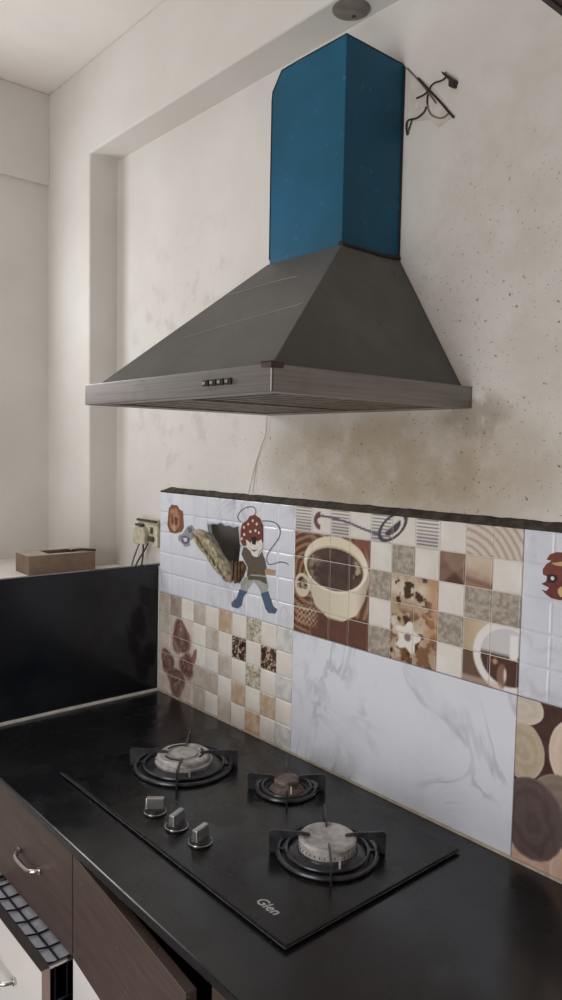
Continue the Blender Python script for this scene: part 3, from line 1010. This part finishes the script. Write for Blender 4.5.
def burner(cx, cy, R, ring, fin, h, style, label):
    bd = MB().lathe(cx, cy, [(R * 1.32, ZG), (R * 1.34, ZG + 0.004), (R * 1.05, ZG + 0.008), (R * 0.98, ZG + h * 0.45), (R * 0.94, ZG + h * 0.5)]).build('burner', 'burner_soot' if style == 'small' else 'enamel_grey', hob, smooth=True)
    bd['label'] = label
    m = 'burner_soot' if style == 'small' else 'burner_alu'
    zc = ZG + h
    if style == 'big':
        b_ = MB().lathe(cx, cy, [(R * 0.9, ZG + 0.008), (R, ZG + 0.010), (R * 1.02, ZG + h * 0.55), (R * 0.96, ZG + h * 0.6), (R * 0.92, ZG + h * 0.62), (R * 0.95, ZG + h * 0.72), (R * 0.94, zc - 0.003), (R * 0.88, zc),
                                 (R * 0.60, zc), (R * 0.57, zc - 0.004), (R * 0.50, zc - 0.004), (R * 0.47, zc + 0.001), (R * 0.40, zc + 0.002), (R * 0.05, zc + 0.002)], 56)
        cap = b_.build('burner_cap', m, bd, smooth=True)
        for a0 in (0.3, 2.4, 4.5):
            pts = [(cx + R * 0.68 * math.cos(a0 + 0.16 * i), cy + R * 0.68 * math.sin(a0 + 0.16 * i), zc + 0.0002) for i in range(8)]
            MB().tube(pts, 0.0026, 6).build('flame_slot', 'burner_slot', cap)
    else:
        b_ = MB().lathe(cx, cy, [(R * 0.9, ZG + 0.006), (R, ZG + 0.008), (R, ZG + h * 0.55), (R * 0.97, ZG + h * 0.6), (R * 1.0, ZG + h * 0.66), (R * 1.0, zc - 0.003), (R * 0.95, zc), (R * 0.86, zc + 0.0008), (R * 0.8, zc - 0.0012), (R * 0.05, zc - 0.001)], 48)
        cap = b_.build('burner_cap', m, bd, smooth=True)
        b_ = MB()
        for i in range(int(R * 700)):
            a = 2 * math.pi * i / int(R * 700)
            b_.tube([(cx + R * 0.995 * math.cos(a), cy + R * 0.995 * math.sin(a), ZG + h * 0.50), (cx + R * 1.004 * math.cos(a), cy + R * 1.004 * math.sin(a), ZG + h * 0.60)], 0.0009, 5)
        b_.build('flame_ports', 'burner_slot', cap)
    dp = MB()
    dp.torus(cx, cy, ZG + 0.002, (R * 1.34 + ring) / 2, (ring - R * 1.34) / 2 * 0.62, sz=0.22)
    dp.build('drip_ring', 'cast_iron', bd, smooth=True)
    # pan support: ring with four upright fins on the diagonals
    ps = MB()
    ps.torus(cx, cy, ZG + 0.0045, ring, 0.0042)
    ps.torus(cx, cy, ZG + 0.0085, ring * 0.83, 0.0030)
    sup = ps.build('pan_support', 'enamel_grey', hob, smooth=True)
    zt = ZG + h + 0.010
    for q in range(4):
        a = math.pi / 4 + q * math.pi / 2 + math.radians(4)
        u_ = Vector((math.cos(a), math.sin(a), 0))
        n_ = Vector((-u_.y, u_.x, 0)) * 0.0016
        prof = [(fin, ZG + 0.0005), (fin + 0.001, zt - 0.004), (fin - 0.003, zt), (fin * 0.45, zt - 0.003), (fin * 0.30, zt - 0.006), (fin * 0.30, zt - 0.010),
                (fin * 0.52, zt - 0.010), (fin * 0.80, zt - 0.017), (fin - 0.016, zt - 0.024), (fin - 0.015, ZG + 0.009), (ring * 0.80, ZG + 0.006), (ring * 0.80, ZG + 0.0015)]
        vs_ = []
        for sgn in (-1, 1):
            for rr, zz in prof:
                p = Vector((cx, cy, zz)) + u_ * rr + n_ * sgn
                vs_.append(tuple(p))
        n = len(prof)
        f_ = MB().add(vs_, [tuple(range(n)), tuple(range(2 * n - 1, n - 1, -1))] + [(i, n + i, n + (i + 1) % n, (i + 1) % n) for i in range(n)])
        f_.build('prong', 'enamel_grey', sup)
    MB().tube([(cx + R * 1.1, cy - R * 0.5, ZG + 0.002), (cx + R * 1.1, cy - R * 0.5, ZG + h * 0.8)], 0.002, 8).build('spark_pin', 'cord_white', bd)


burner(0.521, -0.254, 0.064, 0.108, 0.122, 0.030, 'big', 'large left burner with a pale ringed cap')
burner(0.757, -0.151, 0.027, 0.062, 0.082, 0.026, 'small', 'small sooty middle burner near the tiles')
burner(0.990, -0.259, 0.052, 0.089, 0.104, 0.032, 'mid', 'round right burner with a flat pale cap')

for i, (kx, ky) in enumerate(((0.668, -0.419), (0.744, -0.418), (0.818, -0.415))):
    kb = MB().lathe(kx, ky, [(0.0225, ZG), (0.0225, ZG + 0.003), (0.0195, ZG + 0.0075), (0.017, ZG + 0.010)], 32).build('knob', 'knob_black', hob, smooth=True)
    a = (math.radians(50), math.radians(112), math.radians(108))[i]
    ux, uy = math.cos(a), math.sin(a)
    def qq(s_, t_, z):
        return (kx + ux * s_ - uy * t_, ky + uy * s_ + ux * t_, z)
    b = MB()
    lo = [qq(-0.0185, -0.0075, ZG + 0.008), qq(0.0185, -0.0075, ZG + 0.008), qq(0.0185, 0.0075, ZG + 0.008), qq(-0.0185, 0.0075, ZG + 0.008)]
    hi = [qq(-0.018, -0.0058, ZG + 0.031), qq(0.018, -0.0058, ZG + 0.031), qq(0.018, 0.0058, ZG + 0.031), qq(-0.018, 0.0058, ZG + 0.031)]
    b.hexa(lo, hi)
    b.build('grip', 'knob_steel', kb, bevel=0.0022, seg=3)
    MB().torus(kx, ky, ZG + 0.0035, 0.0215, 0.0014, 32, 6).build('collar', 'knob_steel', kb, smooth=True)

# maker's lettering on the glass
cu = bpy.data.curves.new('lettering', 'FONT')
cu.body = 'Glen'
cu.size = 0.025
cu.shear = 0.25
cu.offset = 0.0004
cu.extrude = 0.0001
tx = bpy.data.objects.new('lettering', cu)
COL.objects.link(tx)
bpy.context.view_layer.update()
me = bpy.data.meshes.new_from_object(tx.evaluated_get(bpy.context.evaluated_depsgraph_get()))
bpy.data.objects.remove(tx)
me.materials.clear()
me.materials.append(M['print_silver'])
tx = bpy.data.objects.new('lettering', me)
COL.objects.link(tx)
tx.parent = hob
tx.location = (1.018 - (X0 + X1) / 2, -0.449 - (Y0 + Y1) / 2, ZG + 0.0001)

# ------------------------------------------------------------------ things on and beside the upstand
ba = math.radians(88)
bx = thing('carton', 'small open brown carton on the ledge behind the black upstand', 'box', (-0.245, -0.212, 0.345))
def bq(s_, t_):
    c0 = Vector((-0.277, -0.200))
    d_ = Vector((math.cos(ba), math.sin(ba)))
    n_ = Vector((-d_.y, d_.x))
    p = c0 + d_ * s_ + n_ * t_
    return (p.x, p.y)
def bbox(s0, s1, t0, t1, z0_, z1_):
    p = [bq(s0, t0), bq(s1, t0), bq(s1, t1), bq(s0, t1)]
    return MB().hexa([(x, y, z0_) for x, y in p], [(x, y, z1_) for x, y in p])
Lb, Wb = 0.105, 0.054
body = bbox(-Lb, Lb, -Wb, Wb, 0.345, 0.349)
for a_ in ((-Lb, Lb, -Wb, -Wb + 0.004), (-Lb, Lb, Wb - 0.004, Wb), (-Lb, -Lb + 0.004, -Wb + 0.004, Wb - 0.004), (Lb - 0.004, Lb, -Wb + 0.004, Wb - 0.004)):
    q_ = bbox(*a_, 0.349, 0.402)
    body.add(q_.v, q_.f)
body.build('carton_body', 'carton', bx)
fl = bbox(-Lb, -Lb * 0.35, -Wb - 0.001, Wb, 0.402, 0.4035)
q_ = bbox(Lb * 0.55, Lb, -Wb - 0.001, Wb, 0.402, 0.4035)
fl.add(q_.v, q_.f)
q_ = bbox(-Lb * 0.35, Lb * 0.55, -Wb - 0.001, -Wb + 0.02, 0.402, 0.4035)
fl.add(q_.v, q_.f)
fl.build('carton_flap', 'carton_rim', bx)
q_ = bbox(-Lb + 0.006, Lb - 0.006, -Wb + 0.006, Wb - 0.006, 0.352, 0.392)
q_.build('carton_filling', 'carton_inside', bx)
# bent cable bracket lying on the carton's end
b = MB().tube([(-0.25, -0.16, 0.4075), (-0.235, -0.135, 0.410), (-0.225, -0.115, 0.4085), (-0.215, -0.097, 0.4075)], 0.004, 8, 1)
tag(b.build('cable_end', 'wire_dark'), 'short dark cable end lying across the brown carton', 'cable')

# broken socket box with loose wires
sb = thing('socket_box', 'broken cream socket box with dangling wires beside the tile edge', 'socket box', (-0.06, 0.0, 0.432))
b = MB()
b.prism([(-0.112, 0.436), (-0.116, 0.50), (-0.108, 0.508), (-0.004, 0.513), (-0.004, 0.431), (-0.05, 0.433)], 1, -0.006, YB - 0.0005)
b.build('back_box', 'plastic_old', sb, bevel=0.002)
b = MB().prism([(-0.122, 0.440), (-0.112, 0.485), (-0.062, 0.488), (-0.050, 0.470), (-0.052, 0.437), (-0.105, 0.433)], 1, -0.022, -0.0062)
b.build('cover', 'plastic_old', sb, bevel=0.003)
b = MB().box(-0.112, -0.004, -0.014, -0.0061, 0.505, 0.512).box(-0.116, -0.075, -0.017, -0.0061, 0.489, 0.496)
b.build('broken_rim', 'plastic_dark', sb, bevel=0.001)
b = MB().box(-0.040, -0.028, -0.009, -0.0062, 0.470, 0.49).box(-0.048, -0.020, -0.012, -0.0062, 0.447, 0.462)
b.build('terminal', 'plastic_dark', sb, bevel=0.001)
for pts, m in (([(-0.102, 0.436), (-0.118, 0.405), (-0.130, 0.375), (-0.134, 0.347)], 'wire_grey'), ([(-0.052, 0.440), (-0.072, 0.41), (-0.10, 0.38), (-0.117, 0.347)], 'wire_dark'), ([(-0.080, 0.434), (-0.074, 0.40), (-0.076, 0.372), (-0.076, 0.347)], 'wire_dark')):
    MB().tube([(x, -0.008 - 0.004 * i % 2, z) for i, (x, z) in enumerate(pts)], 0.0026, 8, 2).build('wire', m, sb, smooth=True)

# torn rag and rubble in the hole
b = MB()
strip = [(0.184, 0.503), (0.206, 0.508), (0.246, 0.503), (0.272, 0.484), (0.300, 0.464), (0.322, 0.447), (0.346, 0.430), (0.359, 0.403), (0.357, 0.377), (0.342, 0.382), (0.316, 0.394), (0.298, 0.408), (0.279, 0.417), (0.252, 0.439), (0.229, 0.456), (0.196, 0.478)]
n = len(strip)
cxs, czs = np.mean([p[0] for p in strip]), np.mean([p[1] for p in strip])
vs = [(x, -0.0005, z) for x, z in strip] + [(x * 0.9 + cxs * 0.1, -0.010 - 0.008 * ((i * 7) % 3) / 2, z * 0.9 + czs * 0.1) for i, (x, z) in enumerate(strip)]
b.add(vs, [tuple(range(n)), tuple(range(2 * n - 1, n - 1, -1))] + [(i, n + i, n + (i + 1) % n, (i + 1) % n) for i in range(n)])
for q in range(9):
    f = q / 8
    b.tube([(0.20 + 0.14 * f + random.uniform(-.01, .01), -0.017, 0.497 - 0.10 * f), (0.215 + 0.13 * f, -0.019, 0.475 - 0.085 * f), (0.235 + 0.115 * f, -0.013, 0.455 - 0.07 * f)], 0.003, 6, 1)
tag(b.build('torn_sacking', 'rag'), 'torn olive sacking strip hanging out of the wall hole', 'rag')
b = MB()
rag = [(0.372, 0.432), (0.386, 0.440), (0.405, 0.443), (0.42, 0.43), (0.408, 0.401), (0.392, 0.387), (0.372, 0.378), (0.366, 0.40)]
n = len(rag)
vs = [(x, -0.0005, z) for x, z in rag] + [(x * 0.85 + 0.392 * 0.15, -0.006 - 0.004 * (i % 2), z * 0.85 + 0.41 * 0.15) for i, (x, z) in enumerate(rag)]
b.add(vs, [tuple(range(n)), tuple(range(2 * n - 1, n - 1, -1))] + [(i, n + i, n + (i + 1) % n, (i + 1) % n) for i in range(n)])
for x in (0.375, 0.392, 0.404):
    b.tube([(x - 0.004, -0.009, 0.44), (x, -0.011, 0.415), (x - 0.006, -0.008, 0.385)], 0.0026, 6, 1)
tag(b.build('sacking_scrap', 'rag_brown'), 'ragged brown scrap at the lower right of the wall hole', 'rag')


# ------------------------------------------------------------------ stickers on the tiles
def sticker(name, label, layers, lines=()):
    b_ = MB()
    mats = []
    for i, (mat_, pts) in enumerate(layers):
        if mat_ not in mats:
            mats.append(mat_)
        b_.cur = mats.index(mat_)
        b_.prism(pts, 1, -0.0004 - 0.0003 * i, 0.0003)
    for mat_, pts, r_ in lines:
        if mat_ not in mats:
            mats.append(mat_)
        b_.cur = mats.index(mat_)
        b_.tube([(x, -0.0004, z) for x, z in pts], r_, 5, 2)
    return tag(b_.build(name, mats), label, 'sticker', 'stickers on the wall tiles')


def dot(x, z, r_, n=9):
    return [(x + r_ * math.cos(2 * math.pi * i / n), z + r_ * math.sin(2 * math.pi * i / n)) for i in range(n)]


sticker('sticker', 'worn brown round sticker at the upper left of the tiles', [
    ('st_brown', [(0.05, 0.552), (0.064, 0.565), (0.095, 0.565), (0.107, 0.554), (0.123, 0.55), (0.128, 0.524), (0.13, 0.504), (0.116, 0.49), (0.085, 0.483), (0.056, 0.484), (0.043, 0.503), (0.046, 0.527)]),
    ('st_tan', [(0.060, 0.552), (0.092, 0.556), (0.108, 0.532), (0.106, 0.505), (0.09, 0.492), (0.062, 0.496), (0.056, 0.522)]),
    ('st_brown', [(0.060, 0.536), (0.072, 0.540), (0.078, 0.515), (0.070, 0.505), (0.062, 0.515)]),
    ('st_red', [(0.082, 0.532), (0.098, 0.530), (0.098, 0.510), (0.086, 0.506)]),
    ('st_skin', dot(0.082, 0.498, 0.010))])
sticker('sticker', 'small grey-blue sticker scrap beside the torn sacking', [
    ('st_grey', [(0.1, 0.476), (0.126, 0.487), (0.147, 0.509), (0.17, 0.515), (0.182, 0.504), (0.183, 0.490), (0.178, 0.478), (0.159, 0.468), (0.164, 0.456), (0.138, 0.448), (0.117, 0.46), (0.102, 0.465)]),
    ('st_slate', [(0.117, 0.477), (0.14, 0.482), (0.161, 0.477), (0.159, 0.464), (0.136, 0.456), (0.12, 0.462)]),
    ('st_white', [(0.126, 0.474), (0.146, 0.476), (0.148, 0.466), (0.134, 0.464)]),
    ('st_slate', [(0.150, 0.505), (0.168, 0.508), (0.172, 0.494), (0.156, 0.490)])])
sticker('sticker', 'worn figure sticker with red spotted cap and blue boots', [
    ('st_olive', [(0.406, 0.479), (0.428, 0.477), (0.442, 0.461), (0.466, 0.46), (0.479, 0.475), (0.493, 0.457), (0.5, 0.434), (0.494, 0.417), (0.472, 0.411), (0.439, 0.409), (0.421, 0.405), (0.424, 0.43), (0.407, 0.447), (0.397, 0.46)]),
    ('st_pale', [(0.412, 0.400), (0.439, 0.412), (0.471, 0.416), (0.497, 0.416), (0.508, 0.392), (0.501, 0.376), (0.482, 0.367), (0.47, 0.383), (0.449, 0.395), (0.43, 0.375), (0.420, 0.364), (0.395, 0.365), (0.397, 0.380)]),
    ('st_olive', [(0.425, 0.408), (0.497, 0.414), (0.503, 0.396), (0.470, 0.402), (0.449, 0.400), (0.428, 0.396)]),
    ('st_skin', [(0.494, 0.433), (0.507, 0.436), (0.533, 0.436), (0.532, 0.424), (0.507, 0.421), (0.494, 0.422)]),
    ('st_blue', [(0.393, 0.367), (0.424, 0.366), (0.409, 0.35), (0.4, 0.324), (0.384, 0.315), (0.361, 0.316), (0.36, 0.327), (0.38, 0.342)]),
    ('st_blue', [(0.48, 0.37), (0.507, 0.38), (0.516, 0.362), (0.527, 0.346), (0.541, 0.34), (0.536, 0.329), (0.51, 0.326), (0.499, 0.335), (0.489, 0.354)]),
    ('st_slate', [(0.360, 0.327), (0.378, 0.330), (0.386, 0.316), (0.361, 0.316)]),
    ('st_red', [(0.394, 0.522), (0.401, 0.538), (0.421, 0.549), (0.432, 0.561), (0.451, 0.565), (0.47, 0.558), (0.479, 0.545), (0.483, 0.528), (0.484, 0.50), (0.465, 0.488), (0.441, 0.495), (0.423, 0.485), (0.406, 0.482), (0.395, 0.492)]),
    ('st_white', [(0.418, 0.500), (0.437, 0.492), (0.449, 0.512), (0.465, 0.499), (0.481, 0.506), (0.486, 0.488), (0.472, 0.474), (0.466, 0.46), (0.45, 0.460), (0.438, 0.471), (0.423, 0.478)]),
    ('st_black', [(0.439, 0.506), (0.452, 0.512), (0.462, 0.505), (0.457, 0.490), (0.444, 0.491)]),
    ('st_olive', [(0.436, 0.478), (0.452, 0.472), (0.468, 0.480), (0.452, 0.476)])]
    + [('st_white', dot(x, z, 0.0038, 7)) for x, z in ((0.410, 0.530), (0.428, 0.540), (0.446, 0.550), (0.462, 0.543), (0.438, 0.522), (0.458, 0.526), (0.472, 0.522), (0.414, 0.512), (0.404, 0.500))],
    [('st_line', [(0.392, 0.543), (0.378, 0.551), (0.383, 0.563), (0.402, 0.578), (0.435, 0.586), (0.452, 0.582), (0.455, 0.569), (0.44, 0.561)], 0.0012),
     ('st_line', [(0.479, 0.552), (0.513, 0.555), (0.537, 0.55), (0.549, 0.537), (0.547, 0.52), (0.527, 0.498), (0.506, 0.478), (0.497, 0.46), (0.505, 0.445), (0.529, 0.451), (0.55, 0.459), (0.571, 0.459), (0.581, 0.455)], 0.0012)])
sticker('sticker', 'dark red jagged sticker on the white squares at the right edge', [
    ('st_red', [(1.245, 0.55), (1.251, 0.56), (1.263, 0.565), (1.281, 0.566), (1.295, 0.556), (1.300, 0.506), (1.288, 0.487), (1.271, 0.484), (1.257, 0.485), (1.247, 0.49), (1.238, 0.497), (1.247, 0.496), (1.252, 0.502), (1.237, 0.507), (1.246, 0.512), (1.247, 0.521), (1.239, 0.524), (1.239, 0.533), (1.245, 0.542), (1.254, 0.549)]),
    ('st_redlow', [(1.246, 0.513), (1.259, 0.509), (1.265, 0.516), (1.283, 0.520), (1.299, 0.512), (1.288, 0.487), (1.271, 0.484), (1.257, 0.485), (1.247, 0.49), (1.24, 0.4965), (1.247, 0.496), (1.252, 0.502), (1.24, 0.507)]),
    ('st_gold', [(1.254, 0.545), (1.282, 0.552), (1.294, 0.549), (1.282, 0.543), (1.264, 0.542)]),
    ('st_black', [(1.248, 0.524), (1.255, 0.526), (1.265, 0.526), (1.267, 0.519), (1.261, 0.511), (1.25, 0.512)]),
    ('st_white', dot(1.258, 0.5195, 0.0035)),
    ('st_gold', dot(1.278, 0.499, 0.0095))])

# ------------------------------------------------------------------ bare wiring right of the duct, plate on the beam underside
wr = thing('bare_wiring', 'tangle of bare dark wires on the wall right of the blue duct', 'wiring', (0.955, YB, 1.36))
pt = [(0.894, 1.491), (0.921, 1.467), (0.957, 1.438), (0.985, 1.402), (1.010, 1.362), (0.998, 1.36), (0.977, 1.354), (0.955, 1.375), (0.92, 1.383), (0.898, 1.387)]
MB().prism(pt, 1, YB - 0.0012, YB + 0.001).build('plaster_patch', 'plaster_patch', wr)
for i, (pts, m, r_) in enumerate((([(0.896, 1.492), (0.917, 1.469), (0.944, 1.437), (0.971, 1.4)], 'wire_grey', 0.0014), ([(0.926, 1.462), (0.953, 1.431), (0.984, 1.396), (1.006, 1.369), (1.014, 1.36)], 'wire_dark', 0.0022),
        ([(0.957, 1.436), (0.966, 1.44), (0.983, 1.437), (0.995, 1.441), (0.99, 1.450)], 'wire_dark', 0.0016), ([(0.923, 1.425), (0.941, 1.425), (0.949, 1.428), (0.957, 1.435)], 'wire_dark', 0.0018),
        ([(0.948, 1.401), (0.944, 1.392), (0.925, 1.385), (0.902, 1.391), (0.898, 1.38), (0.902, 1.361)], 'wire_dark', 0.0018), ([(0.913, 1.387), (0.907, 1.374), (0.902, 1.361)], 'wire_dark', 0.0013),
        ([(0.95, 1.404), (0.956, 1.385), (0.973, 1.372), (0.989, 1.366), (1.002, 1.371)], 'wire_grey', 0.0013), ([(0.957, 1.436), (0.949, 1.42), (0.95, 1.404)], 'wire_dark', 0.0016))):
    MB().tube([(x, YB - 0.004, z) for x, z in pts], r_, 7, 2).build('wire', m, wr, smooth=True)
MB().prism([(0.988, 1.451), (1.02, 1.424), (1.016, 1.412), (1.006, 1.416), (1.006, 1.428), (0.990, 1.445)], 1, YB - 0.014, YB).build('plug', 'wire_dark', wr, bevel=0.002)

pl = thing('ceiling_plate', 'round grey cover plate under the wall beam above the duct', 'cover plate', (0.782, -0.037, ZS))
MB().lathe(0.782, -0.037, [(0.036, ZS - 0.003), (0.039, ZS - 0.002), (0.039, ZS + 0.0005)], 36).build('plate', 'plate_grey', pl, smooth=True)
MB().lathe(0.772, -0.018, [(0.005, ZS - 0.0036), (0.005, ZS - 0.002)], 12).build('screw_hole', 'wire_dark', pl)
